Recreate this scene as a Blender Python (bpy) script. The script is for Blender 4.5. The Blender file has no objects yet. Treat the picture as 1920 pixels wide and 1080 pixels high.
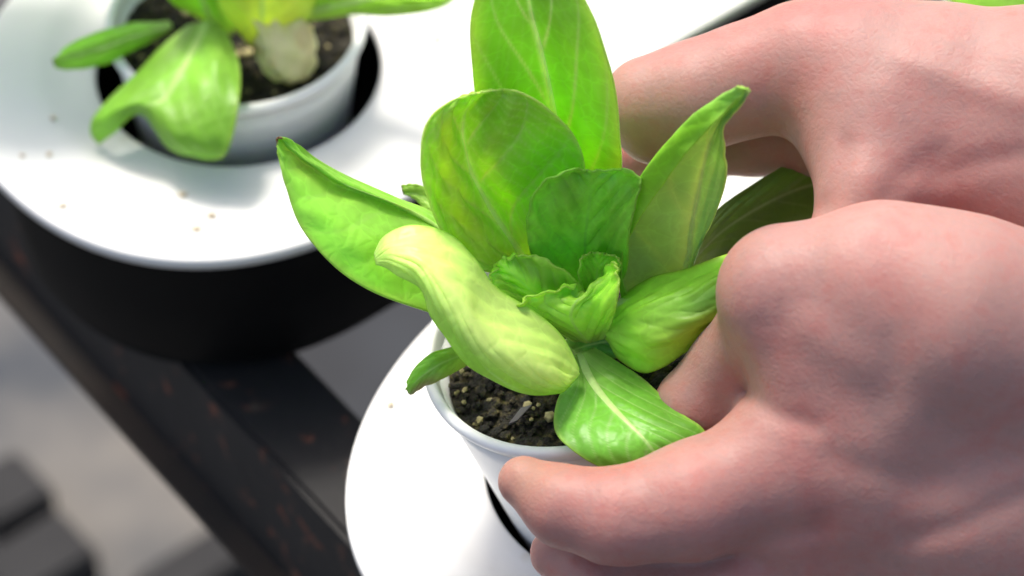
import bpy, bmesh, math, random
import numpy as np
from mathutils import Vector, Matrix
random.seed(4); RNG = np.random.default_rng(4)
MM = 0.001
scene = bpy.context.scene
COL = scene.collection

# ------------------------------------------------------------------ camera
F = 6400.0                                   # focal length in pixels of the 1920 px wide photograph (120 mm lens)
PITCH = math.radians(47)
FW = np.array([0, math.cos(PITCH), -math.sin(PITCH)])
UP = np.array([0, math.sin(PITCH), math.cos(PITCH)])
RT = np.array([1.0, 0, 0])
def ray(u, v): return FW + (u-960)/F*RT + (540-v)/F*UP
CAM = -576*ray(1218, 870)                    # the near planting hole is the origin; all lengths in mm
def onz(u, v, z):                            # pixel -> point on a level plane
    r = ray(u, v); return CAM + r*((z-CAM[2])/r[2])
def at_depth(u, v, d): return CAM + ray(u, v)*d
def depth_of(P): return float((np.asarray(P)-CAM) @ FW)
cam_data = bpy.data.cameras.new('camera'); cam = bpy.data.objects.new('camera', cam_data); COL.objects.link(cam)
cam.location = Vector(CAM*MM); cam.rotation_euler = (math.pi/2-PITCH, 0, 0)
cam_data.lens = 120; cam_data.sensor_width = 36; cam_data.clip_start = 0.02; cam_data.clip_end = 100
cam_data.dof.use_dof = True; cam_data.dof.focus_distance = 0.536; cam_data.dof.aperture_fstop = 14
scene.camera = cam
scene.render.resolution_x = 1024; scene.render.resolution_y = 576

# ------------------------------------------------------------------ sky, sun, exposure
SUN_AZ = math.radians(-28)     # measured from straight ahead (+Y), to the left
SUN_EL = math.radians(60)
world = bpy.data.worlds.new('World'); scene.world = world; world.use_nodes = True
wn = world.node_tree.nodes; wl = world.node_tree.links
sky = wn.new('ShaderNodeTexSky'); sky.sky_type = 'NISHITA'; sky.sun_disc = False
sky.sun_elevation = SUN_EL; sky.sun_rotation = SUN_AZ; sky.dust_density = 5.0; sky.air_density = 1.0; sky.ozone_density = 0.6
wl.new(sky.outputs[0], wn['Background'].inputs['Color']); wn['Background'].inputs['Strength'].default_value = 0.15
sun_data = bpy.data.lights.new('sun', 'SUN'); sun_data.energy = 2.1; sun_data.angle = math.radians(11.0); sun_data.color = (1.0, 0.95, 0.87)
sun = bpy.data.objects.new('sun', sun_data); COL.objects.link(sun)
sdir = Vector((math.sin(SUN_AZ)*math.cos(SUN_EL), math.cos(SUN_AZ)*math.cos(SUN_EL), math.sin(SUN_EL)))
sun.rotation_euler = sdir.to_track_quat('Z', 'Y').to_euler(); sun.location = sdir*3
vs = scene.view_settings
vs.view_transform = 'Standard'; vs.look = 'None'; vs.gamma = 1; vs.use_curve_mapping = False; vs.exposure = 0.62
scene.cycles.use_denoising = True
scene.cycles.max_bounces = 10; scene.cycles.transmission_bounces = 8; scene.cycles.diffuse_bounces = 6
scene.cycles.sample_clamp_indirect = 6

# ------------------------------------------------------------------ helpers
def tag(o, label=None, cat=None, group=None, kind=None):
    if label: o['label'] = label
    if cat: o['category'] = cat
    if group: o['group'] = group
    if kind: o['kind'] = kind
    return o
def empty(name, loc=(0, 0, 0)):
    o = bpy.data.objects.new(name, None); COL.objects.link(o); o.location = Vector(np.asarray(loc, float)*MM); o.empty_display_size = 0.01
    return o
def mesh_obj(name, verts, faces, mat, parent=None, smooth=True, colors=None, uvw=None):
    """verts in world mm; the object's own origin follows its parent."""
    off = np.zeros(3)
    me = bpy.data.meshes.new(name)
    V = np.asarray(verts, float)
    if parent is not None:
        p = parent; off = np.zeros(3)
        while p is not None: off += np.array(p.location)/MM; p = p.parent
    me.from_pydata(((V-off)*MM).tolist(), [], faces if isinstance(faces, list) else faces.tolist()); me.update()
    if smooth: me.polygons.foreach_set('use_smooth', [True]*len(me.polygons))
    if colors is not None:
        a = me.color_attributes.new('col', 'FLOAT_COLOR', 'POINT')
        c = np.ones((len(V), 4)); c[:, :3] = colors; a.data.foreach_set('color', c.ravel())
    me.materials.append(mat)
    o = bpy.data.objects.new(name, me); COL.objects.link(o)
    if parent is not None: o.parent = parent
    return o
def copy_tree(o, parent=None):
    c = o.copy(); COL.objects.link(c); c.parent = parent
    for ch in list(o.children): copy_tree(ch, c)
    return c
def new_mat(name):
    m = bpy.data.materials.new(name); m.use_nodes = True
    nt = m.node_tree; return m, nt, nt.nodes['Principled BSDF'], nt.nodes['Material Output']
def nd(nt, kind, **kw):
    n = nt.nodes.new(kind)
    for k, v in kw.items():
        if k in n.inputs.keys(): n.inputs[k].default_value = v
        else: setattr(n, k, v)
    return n
def noise(nt, scale, detail=4, rough=0.55):
    co = nd(nt, 'ShaderNodeTexCoord'); n = nd(nt, 'ShaderNodeTexNoise', Scale=scale, Detail=detail, Roughness=rough)
    nt.links.new(co.outputs['Object'], n.inputs['Vector']); return n
def ramp(nt, src, stops):
    r = nd(nt, 'ShaderNodeValToRGB'); e = r.color_ramp.elements
    while len(e) < len(stops): e.new(0.5)
    for i, (p, c) in enumerate(stops): e[i].position = p; e[i].color = (*c, 1)
    nt.links.new(src, r.inputs['Fac']); return r
def bump(nt, src, bsdf, strength, dist):
    b = nd(nt, 'ShaderNodeBump', Strength=strength, Distance=dist); nt.links.new(src, b.inputs['Height']); nt.links.new(b.outputs[0], bsdf.inputs['Normal']); return b

# ------------------------------------------------------------------ materials
def plastic_white(name, col, rough, sub, var=0.04):
    m, nt, b, out = new_mat(name)
    n = noise(nt, 45, 5)
    r = ramp(nt, n.outputs['Fac'], [(0.3, tuple(c*(1-var) for c in col)), (0.7, col)])
    nt.links.new(r.outputs[0], b.inputs['Base Color'])
    b.inputs['Roughness'].default_value = rough
    b.inputs['Subsurface Weight'].default_value = sub; b.inputs['Subsurface Radius'].default_value = (1, 1, 1); b.inputs['Subsurface Scale'].default_value = 0.002
    n2 = noise(nt, 900, 2); bump(nt, n2.outputs['Fac'], b, 0.12, 0.0003)
    return m
M_COVER = plastic_white('white_cover_plastic', (0.74, 0.74, 0.72), 0.45, 0.0, 0.06)
nt = M_COVER.node_tree; b = nt.nodes['Principled BSDF']; old = b.inputs['Base Color'].links[0].from_socket
ns = noise(nt, 95, 3, 0.5); rs = ramp(nt, ns.outputs['Fac'], [(0.66, (0, 0, 0)), (0.74, (0.5, 0.5, 0.5))])
mx = nd(nt, 'ShaderNodeMix', data_type='RGBA'); mx.inputs['B'].default_value = (0.60, 0.57, 0.46, 1)
nt.links.new(rs.outputs[0], mx.inputs['Factor']); nt.links.new(old, mx.inputs['A']); nt.links.new(mx.outputs['Result'], b.inputs['Base Color'])
M_POT = plastic_white('white_pot_plastic', (0.87, 0.87, 0.86), 0.32, 0.25, 0.06)
def dark(name, c0, c1, rough, rust=None, scale=60):
    m, nt, b, out = new_mat(name)
    n = noise(nt, scale, 6); r = ramp(nt, n.outputs['Fac'], [(0.35, c0), (0.7, c1)])
    src = r.outputs[0]
    if rust:
        n2 = noise(nt, 130, 7, 0.62); r2 = ramp(nt, n2.outputs['Fac'], [(0.585, (0, 0, 0)), (0.66, (0.8, 0.8, 0.8))])
        mx = nd(nt, 'ShaderNodeMix', data_type='RGBA'); nt.links.new(r2.outputs[0], mx.inputs['Factor'])
        n3 = noise(nt, 190, 4); r3 = ramp(nt, n3.outputs['Fac'], [(0.35, rust[0]), (0.65, rust[1])])
        nt.links.new(src, mx.inputs['A']); nt.links.new(r3.outputs[0], mx.inputs['B']); src = mx.outputs['Result']
        bump(nt, n2.outputs['Fac'], b, 0.5, 0.001)
    nt.links.new(src, b.inputs['Base Color']); b.inputs['Roughness'].default_value = rough
    return m
M_TUB = dark('black_tub_plastic', (0.002, 0.002, 0.002), (0.004, 0.004, 0.004), 0.7)
M_TUB.node_tree.nodes['Principled BSDF'].inputs['Specular IOR Level'].default_value = 0.15
M_RAIL = dark('black_painted_steel', (0.003, 0.003, 0.004), (0.007, 0.007, 0.008), 0.7, ((0.22, 0.045, 0.014), (0.07, 0.055, 0.04)))
M_EDGE = dark('worn_brown_steel', (0.006, 0.005, 0.004), (0.028, 0.018, 0.011), 0.8, None, 30)
M_STANDIN_SLAB = dark('standin_grey', (0.012, 0.014, 0.018), (0.032, 0.038, 0.046), 0.8, None, 14)  # blue-grey of the slab added to darken the floor
M_STANDIN_BLOCK = dark('standin_black', (0.006, 0.006, 0.007), (0.015, 0.015, 0.016), 0.8)  # near-black of the added floor blocks
m, nt, b, out = new_mat('grey_floor'); M_GROUND = m
n = noise(nt, 9, 5); r = ramp(nt, n.outputs['Fac'], [(0.40, (0.045, 0.052, 0.062)), (0.62, (0.16, 0.15, 0.135))])
nt.links.new(r.outputs[0], b.inputs['Base Color']); b.inputs['Roughness'].default_value = 0.85
m, nt, b, out = new_mat('dark_soil'); M_SOIL = m
n = noise(nt, 420, 5, 0.7); r = ramp(nt, n.outputs['Fac'], [(0.38, (0.004, 0.004, 0.002)), (0.52, (0.018, 0.015, 0.006)), (0.66, (0.11, 0.09, 0.028))])
nt.links.new(r.outputs[0], b.inputs['Base Color']); b.inputs['Roughness'].default_value = 0.8
n2 = noise(nt, 1400, 4); bump(nt, n2.outputs['Fac'], b, 1.0, 0.001)
m, nt, b, out = new_mat('pale_granule'); M_GRAN = m
n = noise(nt, 500, 4); r = ramp(nt, n.outputs['Fac'], [(0.3, (0.14, 0.12, 0.04)), (0.7, (0.50, 0.43, 0.22))])
nt.links.new(r.outputs[0], b.inputs['Base Color']); b.inputs['Roughness'].default_value = 0.75
m, nt, b, out = new_mat('clear_flake'); M_FLAKE = m
b.inputs['Base Color'].default_value = (0.10, 0.095, 0.10, 1); b.inputs['Roughness'].default_value = 0.6; b.inputs['Specular IOR Level'].default_value = 0.2
m, nt, b, out = new_mat('soil_crumb'); M_CRUMB = m
n = noise(nt, 600, 3); r = ramp(nt, n.outputs['Fac'], [(0.3, (0.52, 0.42, 0.28)), (0.7, (0.66, 0.58, 0.44))])
nt.links.new(r.outputs[0], b.inputs['Base Color']); b.inputs['Roughness'].default_value = 0.9

def leaf_material(name, trans=0.36, rough=0.40, glow=(1.75, 1.4, 0.5)):
    m, nt, b, out = new_mat(name)
    a = nd(nt, 'ShaderNodeAttribute', attribute_name='col')
    n = noise(nt, 260, 5)
    hv = nd(nt, 'ShaderNodeMapRange'); hv.inputs['To Min'].default_value = 0.82; hv.inputs['To Max'].default_value = 1.16
    nt.links.new(n.outputs['Fac'], hv.inputs['Value'])
    mul = nd(nt, 'ShaderNodeVectorMath', operation='SCALE'); nt.links.new(a.outputs['Color'], mul.inputs[0]); nt.links.new(hv.outputs[0], mul.inputs['Scale'])
    nt.links.new(mul.outputs[0], b.inputs['Base Color'])
    b.inputs['Roughness'].default_value = rough; b.inputs['Specular IOR Level'].default_value = 0.45
    t = nd(nt, 'ShaderNodeBsdfTranslucent')
    tm = nd(nt, 'ShaderNodeVectorMath', operation='MULTIPLY'); tm.inputs[1].default_value = glow
    nt.links.new(mul.outputs[0], tm.inputs[0]); nt.links.new(tm.outputs[0], t.inputs['Color'])
    mix = nd(nt, 'ShaderNodeMixShader'); mix.inputs[0].default_value = trans
    nt.links.new(b.outputs[0], mix.inputs[1]); nt.links.new(t.outputs[0], mix.inputs[2]); nt.links.new(mix.outputs[0], out.inputs['Surface'])
    # puckered cells between the smallest veins
    co = nd(nt, 'ShaderNodeTexCoord'); wob = noise(nt, 300, 3)
    wv = nd(nt, 'ShaderNodeVectorMath', operation='MULTIPLY_ADD'); wv.inputs[1].default_value = (0.003, 0.003, 0.003)
    nt.links.new(wob.outputs['Color'], wv.inputs[0]); nt.links.new(co.outputs['Object'], wv.inputs[2])
    vo = nd(nt, 'ShaderNodeTexVoronoi', feature='DISTANCE_TO_EDGE', Scale=300); nt.links.new(wv.outputs[0], vo.inputs['Vector'])
    mr = nd(nt, 'ShaderNodeMapRange', interpolation_type='SMOOTHSTEP'); mr.inputs['From Max'].default_value = 0.32; nt.links.new(vo.outputs['Distance'], mr.inputs['Value'])
    bump(nt, mr.outputs[0], b, 0.15, 0.0005)
    ln = nd(nt, 'ShaderNodeMapRange'); ln.inputs['From Max'].default_value = 0.09; ln.inputs['To Min'].default_value = 1.14; ln.inputs['To Max'].default_value = 1.0; nt.links.new(vo.outputs['Distance'], ln.inputs['Value'])
    m2 = nd(nt, 'ShaderNodeVectorMath', operation='SCALE'); nt.links.new(mul.outputs[0], m2.inputs[0]); nt.links.new(ln.outputs[0], m2.inputs['Scale']); nt.links.new(m2.outputs[0], b.inputs['Base Color'])
    return m
M_LEAF = leaf_material('lettuce_leaf')
m, nt, b, out = new_mat('pale_rib'); M_RIB = m
n = noise(nt, 400, 3); r = ramp(nt, n.outputs['Fac'], [(0.3, (0.44, 0.62, 0.16)), (0.7, (0.58, 0.72, 0.28))])
nt.links.new(r.outputs[0], b.inputs['Base Color']); b.inputs['Roughness'].default_value = 0.55; b.inputs['Specular IOR Level'].default_value = 0.2
b.inputs['Subsurface Weight'].default_value = 0.4; b.inputs['Subsurface Radius'].default_value = (.7, 1, .4); b.inputs['Subsurface Scale'].default_value = 0.001
m, nt, b, out = new_mat('pale_stem'); M_STEM = m
n = noise(nt, 120, 4); r = ramp(nt, n.outputs['Fac'], [(0.3, (0.60, 0.62, 0.20)), (0.55, (0.85, 0.78, 0.40)), (0.72, (0.70, 0.46, 0.18))])
nt.links.new(r.outputs[0], b.inputs['Base Color']); b.inputs['Roughness'].default_value = 0.5
b.inputs['Subsurface Weight'].default_value = 0.3; b.inputs['Subsurface Radius'].default_value = (1, 1, .5); b.inputs['Subsurface Scale'].default_value = 0.002
m, nt, b, out = new_mat('skin'); M_SKIN = m
a = nd(nt, 'ShaderNodeAttribute', attribute_name='col')
n = noise(nt, 75, 5, 0.6)
hv = nd(nt, 'ShaderNodeMix', data_type='RGBA', blend_type='MULTIPLY'); hv.inputs['Factor'].default_value = 1.0
rr = ramp(nt, n.outputs['Fac'], [(0.32, (1.0, 0.83, 0.83)), (0.50, (1, 1, 1)), (0.70, (0.93, 0.97, 0.98))])
h2 = nd(nt, 'ShaderNodeMix', data_type='RGBA', blend_type='MULTIPLY'); h2.inputs['Factor'].default_value = 1.0
nf = noise(nt, 330, 5, 0.65); rf_ = ramp(nt, nf.outputs['Fac'], [(0.30, (1.0, 0.86, 0.85)), (0.5, (1, 1, 1)), (0.72, (0.90, 0.94, 0.95))])
nt.links.new(a.outputs['Color'], hv.inputs['A']); nt.links.new(rr.outputs[0], hv.inputs['B']); nt.links.new(hv.outputs['Result'], h2.inputs['A']); nt.links.new(rf_.outputs[0], h2.inputs['B']); nt.links.new(h2.outputs['Result'], b.inputs['Base Color'])
b.inputs['Roughness'].default_value = 0.5; b.inputs['Specular IOR Level'].default_value = 0.38
b.inputs['Subsurface Weight'].default_value = 0.7; b.inputs['Subsurface Radius'].default_value = (1.0, 0.36, 0.22); b.inputs['Subsurface Scale'].default_value = 0.0028
vo = nd(nt, 'ShaderNodeTexVoronoi', feature='DISTANCE_TO_EDGE', Scale=950); co = nd(nt, 'ShaderNodeTexCoord'); nt.links.new(co.outputs['Object'], vo.inputs['Vector'])
n3 = noise(nt, 520, 6, 0.65)
ad = nd(nt, 'ShaderNodeMath', operation='MULTIPLY_ADD'); nt.links.new(vo.outputs['Distance'], ad.inputs[0]); ad.inputs[1].default_value = 0.5; nt.links.new(n3.outputs['Fac'], ad.inputs[2])
bump(nt, ad.outputs[0], b, 0.3, 0.0005)

# ------------------------------------------------------------------ ground and rail
AX = math.radians(39.3)
A2 = np.array([math.cos(AX), math.sin(AX)]); N2 = np.array([-math.sin(AX), math.cos(AX)])
H2 = np.array([-0.9, 1.2, 0.0]); H1 = onz(446, 109, 0)
GZ = -330.0
g = 6000
mesh_obj('ground', [(-g, -g, GZ), (g, -g, GZ), (g, g, GZ), (-g, g, GZ)], [[0, 1, 2, 3]], M_GROUND, smooth=False)['kind'] = 'structure'

def bevel_box(name, c, d, wid, hgt, length, mat, parent=None, bev=1.2):
    """box along direction d (xy), top at c.z"""
    bm = bmesh.new(); bmesh.ops.create_cube(bm, size=1)
    for v in bm.verts: v.co = Vector((v.co.x*length, v.co.y*wid, v.co.z*hgt - hgt/2))
    bmesh.ops.bevel(bm, geom=bm.edges[:], offset=bev, segments=2, affect='EDGES')
    ang = math.atan2(d[1], d[0]); R = Matrix.Rotation(ang, 3, 'Z')
    V = [np.array(R @ v.co)+np.asarray(c) for v in bm.verts]; bm.verts.index_update()
    Fc = [[v.index for v in f.verts] for f in bm.faces]; bm.free()
    return mesh_obj(name, V, Fc, mat, parent, smooth=False)
RZ = -38.5
rp0 = onz(230, 560, RZ); rp1 = onz(640, 1000, RZ)
rd = (rp1-rp0)[:2]; rd /= np.linalg.norm(rd); rn = np.array([-rd[1], rd[0]])      # rn points to the back right
RW, RH = 19.0, 36.0
rc = (rp0+rp1)/2; rc[:2] += rn*RW/2
rail = empty('support_rail', (rc[0], rc[1], RZ-RH))
tag(rail, 'black steel rail with orange rust flecks running under both white troughs', 'rail')
bevel_box('rail_tube', rc, rd, RW, RH, 900, M_RAIL, rail)
bevel_box('rail_flange', (rc[0]-rn[0]*(RW/2+1.2), rc[1]-rn[1]*(RW/2+1.2), RZ-RH+3), rd, 7, 3, 900, M_EDGE, rail, 0.6)
# added dark blocks standing in for dark blotches of the floor
for i, (u, v, L, W, lab) in enumerate([(12, 910, 16, 17, 'small dark block standing in for a blotch at the left edge of the blurred floor'),
                              (65, 1040, 24, 17, 'dark oblong block standing in for a blotch in the lower left corner of the blurred floor'),
                              (375, 1050, 30, 13, 'dark oblong block standing in for a blotch on the floor just below the black rail')]):
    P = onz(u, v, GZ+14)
    bl = bevel_box('floor_standin_block', P, A2, W*1.25, 14, L*1.25, M_STANDIN_BLOCK, None, 1.5); tag(bl, lab, 'block', 'stand-in dark blocks on the floor')
tag(bevel_box('floor_standin_slab', onz(720, 640, GZ+6), A2, 95, 6, 150, M_STANDIN_SLAB, None, 2), 'blurred dark slab standing in for a dark part of the floor between the two troughs', 'slab')  # slab added only to darken the floor here

# ------------------------------------------------------------------ troughs (cover with planting holes, tub)
HOLE_R = 27.0; LEN = 300.0
T0 = 1.0                                    # the tip of the rounded end; the two flanks round off differently
FLANKS = {1: (15.0, 68.0, 49.5, 2.0), -1: (0.0, 53.0, 50.0, 2.3)}        # side: (s where the curve starts, length, half width, exponent)
def outline(inset=0.0, n=48):
    """(s,t) outline of a trough: rounded end at s=-53, square far end; counter-clockwise"""
    pts = [(LEN, T0+FLANKS[1][2]-inset)]
    for side, seq in ((1, range(n+1)), (-1, range(n-1, -1, -1))):
        s0, a, hw, e = FLANKS[side]
        for k in seq:
            an = math.pi/2*k/n; c, q = math.sin(an), math.cos(an)
            pts.append((s0-(a-inset)*c**(2/e), T0+side*(hw-inset)*q**(2/e)))
    pts.append((LEN, T0-FLANKS[-1][2]+inset)); return pts
def inside_outline(s, t, inset):
    s0, a, hw, e = FLANKS[1 if t > T0 else -1]
    if abs(t-T0) > hw-inset: return False
    return s > s0 or ((s0-s)/(a-inset))**e + (abs(t-T0)/(hw-inset))**e < 1
def to_world(H, s, t, z): return (H[0]+A2[0]*s+N2[0]*t, H[1]+A2[1]*s+N2[1]*t, z)
def make_trough(H, holes, label):
    root = empty('planting_trough', (H[0], H[1], -RH)); root.location.z = (RZ+0.0)*MM
    tag(root, label, 'trough', 'white covered planting troughs')
    V, Fc = [], []
    def add(p): V.append(p); return len(V)-1
    out = outline(3.0)
    bounds = [-60] + [(holes[i]+holes[i+1])/2 for i in range(len(holes)-1)] + [LEN]
    t_hi, t_lo = max(p[1] for p in out), min(p[1] for p in out)
    for hi, hs in enumerate(holes):
        s0, s1 = bounds[hi], bounds[hi+1]
        N = 144; rings = []
        prof = [(HOLE_R, -3.2), (HOLE_R, -2.1), (HOLE_R+0.3, -1.75), (HOLE_R+0.9, -1.6), (HOLE_R+3, -1.55), (32, -1.45), (34, -1.1), (36, -0.5), (37.5, -0.15), (39.2, 0.0)]
        angs = sorted([2*math.pi*k/N for k in range(N)] + [math.atan2(tt, ss-hs) % (2*math.pi) for ss in ((s1,) if hi == 0 else (s0, s1)) for tt in (t_lo, t_hi)]); N = len(angs)
        for r, z in prof:
            rings.append([add(to_world(H, hs+r*math.cos(a), min(max(r*math.sin(a), t_lo), t_hi), z)) for a in angs])
        last = []
        for a in angs:
            ca, sa = math.cos(a), math.sin(a)
            lo, hi_ = 20.0, 600.0
            for _ in range(40):                        # ray to the outline
                mid = (lo+hi_)/2; s, t = hs+mid*ca, mid*sa
                inside = s0 < s < s1 and inside_outline(s, t, 3.0)
                if inside: lo = mid
                else: hi_ = mid
            last.append(add(to_world(H, hs+lo*ca, lo*sa, 0.0)))
        rings.append(last)
        for ra, rb in zip(rings[:-1], rings[1:]):
            for k in range(N): Fc.append([ra[k], rb[k], rb[(k+1) % N], ra[(k+1) % N]])
    prev = None                                            # rounded shoulder and lip
    for ins, z in [(3.0, 0.0), (0.8, -0.02), (0.35, -0.15), (0.1, -0.4), (0.0, -0.8), (0.0, -2.2), (5.5, -2.2)]:
        row = [add(to_world(H, s, t, z)) for s, t in outline(ins)]
        if prev:
            for k in range(len(row)-1): Fc.append([prev[k], row[k], row[k+1], prev[k+1]])
        prev = row
    cv = mesh_obj('cover', V, Fc, M_COVER, root)
    # tub
    V, Fc = [], []; prev = None
    for ins, z in [(4.5, -2.0), (4.9, -9), (5.6, -20), (7.0, -34), (9.0, RZ)]:
        row = [add(to_world(H, s, t, z)) for s, t in outline(ins)]
        if prev:
            for k in range(len(row)-1): Fc.append([prev[k], row[k], row[k+1], prev[k+1]])
        prev = row
    Fc.append(prev)
    prev = None
    for ins, z in [(6.5, -9.0), (10.0, RZ+2)]:
        row = [add(to_world(H, s, t, z)) for s, t in outline(ins)]
        if prev:
            for k in range(len(row)-1): Fc.append([prev[k+1], row[k+1], row[k], prev[k]])
        prev = row
    Fc.append(prev[::-1])
    mesh_obj('tub', V, Fc, M_TUB, root)
    return root
HC_S = 116.0
make_trough(H1, [0.0, HC_S], 'white rounded trough cover in the upper left, under the blurred lettuce')
make_trough(H2, [0.0, HC_S], 'white rounded trough cover at the bottom, below the held pot')

# ------------------------------------------------------------------ pots and soil
POT_R, POT_RB, POT_H = 24.6, 17.5, 47.0
def frame(axis):
    a = np.asarray(axis, float); a /= np.linalg.norm(a)
    e1 = np.cross([0, 1, 0], a); e1 /= np.linalg.norm(e1); e2 = np.cross(a, e1); return e1, e2, a
def lathe(prof, c, fr, N=112):
    e1, e2, a = fr; V = []; Fc = []
    for r, z in prof:
        for k in range(N):
            t = 2*math.pi*k/N; V.append(c + r*math.cos(t)*e1 + r*math.sin(t)*e2 + z*a)
    for i in range(len(prof)-1):
        for k in range(N): Fc.append([i*N+k, i*N+(k+1) % N, (i+1)*N+(k+1) % N, (i+1)*N+k])
    return V, Fc
def make_pot(c, axis, label):
    fr = frame(axis); root = empty('plant_pot', c-POT_H*fr[2]); tag(root, label, 'pot', 'white plastic plant pots')
    rw = lambda z: POT_RB + (POT_R-1.0-POT_RB)*(1+z/POT_H)      # outer radius at z in [-H,0]
    prof = [(0.01, -POT_H), (POT_RB-2, -POT_H), (POT_RB-0.4, -POT_H+0.4), (rw(-POT_H+1.4), -POT_H+1.4)] + [(rw(z), z) for z in (-36, -26, -16, -8, -3.2)] + [(rw(-3.2)-1.1, -3.2)] \
         + [(rw(z)-1.2, z) for z in (-8, -16, -26, -36, -45)] + [(0.01, -45.2)]
    V, Fc = lathe(prof, c, fr); mesh_obj('pot_wall', V, Fc, M_POT, root)
    R = POT_R
    prof = [(R-2.3, -3.4), (R-1.9, -0.8), (R-1.6, -0.2), (R-1.1, 0.0), (R-0.5, -0.12), (R-0.1, -0.5), (R, -1.0), (R-0.15, -1.7), (R-0.6, -2.0), (R-1.1, -2.1), (R-1.15, -3.4), (R-2.3, -3.4)]
    V, Fc = lathe(prof, c, fr); mesh_obj('pot_rim', V, Fc, M_POT, root)
    return root
def snoise(x, y, seed, n=14, f0=0.6, f1=3.0):
    r = np.random.default_rng(seed); out = np.zeros_like(x)
    for _ in range(n):
        f = r.uniform(f0, f1); th = r.uniform(0, 2*math.pi); out += np.sin(f*(x*math.cos(th)+y*math.sin(th))+r.uniform(0, 6.28))/math.sqrt(n)
    return out
def rock(seed, r, sub=1):
    bm = bmesh.new(); bmesh.ops.create_icosphere(bm, subdivisions=sub, radius=1); rr = random.Random(seed)
    sx, sy, sz = rr.uniform(.7, 1.25), rr.uniform(.65, 1.1), rr.uniform(.5, .85)
    V = []
    for v in bm.verts:
        k = 1+rr.uniform(-.22, .22); V.append((v.co.x*sx*r*k, v.co.y*sy*r*k, v.co.z*sz*r*k))
    bm.verts.index_update(); Fc = [[v.index for v in f.verts] for f in bm.faces]; bm.free(); return np.array(V), Fc
def make_soil(c, axis, depth, label, glabel, seed, nbig):
    fr = frame(axis); e1, e2, a = fr; cc = c-depth*a
    R = POT_RB + (POT_R-1.0-POT_RB)*(1-depth/POT_H) - 1.3
    N, Q = 90, 34; V = []; Fc = []
    for i in range(Q+1):
        r = R*i/Q
        for k in range(N):
            t = 2*math.pi*k/N; x, y = r*math.cos(t), r*math.sin(t)
            z = 0.55*snoise(np.array([x]), np.array([y]), seed, 10, .5, 1.5)[0] + 0.28*snoise(np.array([x]), np.array([y]), seed+1, 10, 2, 6)[0]
            V.append(cc+x*e1+y*e2+z*a)
    for i in range(Q):
        for k in range(N): Fc.append([i*N+k, (i+1)*N+k, (i+1)*N+(k+1) % N, i*N+(k+1) % N])
    rr = random.Random(seed)                       # crumbs of the dark mix, too small and many to pick apart
    for j in range(700):
        rad = rr.uniform(.3, .95); q = R*math.sqrt(rr.random())*0.98; t = rr.uniform(0, 6.283)
        rv, rf = rock(rr.randint(0, 10**6), rad); base = len(V)
        o = cc+q*math.cos(t)*e1+q*math.sin(t)*e2+rr.uniform(0, .7)*a
        V += [o+p[0]*e1+p[1]*e2+p[2]*a for p in rv]; Fc += [[i+base for i in f] for f in rf]
    so = mesh_obj('potting_soil', V, Fc, M_SOIL, None, smooth=False); tag(so, label, 'soil', None, 'stuff')
    protos = [rock(seed*7+i, 1.0, 1) for i in range(6)]
    for j in range(nbig):
        rad = rr.uniform(.3, .7) if j % 5 else rr.uniform(.9, 1.35)
        q = R*math.sqrt(rr.random())*0.95; t = rr.uniform(0, 6.283)
        rv, rf = protos[j % 6]; o = cc+q*math.cos(t)*e1+q*math.sin(t)*e2+0.55*a
        th = rr.uniform(0, 6.28); p2 = rv*rad
        px = p2[:, 0]*math.cos(th)-p2[:, 1]*math.sin(th); py = p2[:, 0]*math.sin(th)+p2[:, 1]*math.cos(th)
        mesh_obj('granule', o+px[:, None]*e1+py[:, None]*e2+p2[:, 2:3]*a, rf, M_GRAN, so, smooth=False)
    return so
POTB_AX = np.array([-.22, 0.0, .97]); POTB_AX /= np.linalg.norm(POTB_AX)
POTB_C = onz(1068, 628, 35.0)
DB = depth_of(POTB_C)
make_pot(POTB_C, POTB_AX, 'white tilted plant pot held by two hands over a planting hole')
soilB = make_soil(POTB_C, POTB_AX, 6.0, 'dark crumbly potting mix with pale granules in the held pot', None, 11, 80)
POTA_AX = np.array([0.0, 0.0, 1.0]); POTA_C = H1 + np.array([0.2, 0.6, 9.6]); DA = depth_of(POTA_C)
make_pot(POTA_C, POTA_AX, 'white plant pot sunk upright in the upper left trough')
make_soil(POTA_C, POTA_AX, 5.0, 'dark potting mix with yellow granules in the upper left pot', None, 23, 70)
POTC_C = np.array(to_world(H2, HC_S, 0, 12.5))
make_pot(POTC_C, POTA_AX, 'white plant pot behind the hands, sunk in the lower trough')
make_soil(POTC_C, POTA_AX, 5.0, 'dark potting mix in the pot behind the hands', None, 31, 4)
def pot_hit(u, v, grow=0.0):
    """depth at which the ray of a pixel meets the outside of the held pot"""
    e1, e2, a = frame(POTB_AX)
    for d in np.arange(500, 620, 0.25):
        q = at_depth(u, v, d)-POTB_C; z = float(q @ a); r = math.hypot(float(q @ e1), float(q @ e2))
        R = POT_RB + (POT_R-1.0-POT_RB)*(1+z/POT_H) + grow
        if -POT_H < z < 0 and r < R: return d
    return None
fl = []
for (u, v) in ((952, 798), (975, 768), (996, 762), (968, 792)):
    q = onz(u, v, 20); e1, e2, a = frame(POTB_AX)
    r = ray(u, v); t = float((POTB_C-4.6*a-CAM) @ a)/float(r @ a); fl.append(CAM+r*t)
fl += [p+0.5*POTB_AX+0.25*RT for p in fl]
mesh_obj('clear_flake', fl, [[0, 3, 2, 1], [4, 5, 6, 7], [0, 1, 5, 4], [1, 2, 6, 5], [2, 3, 7, 6], [3, 0, 4, 7]], M_FLAKE, soilB, smooth=False)

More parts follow.
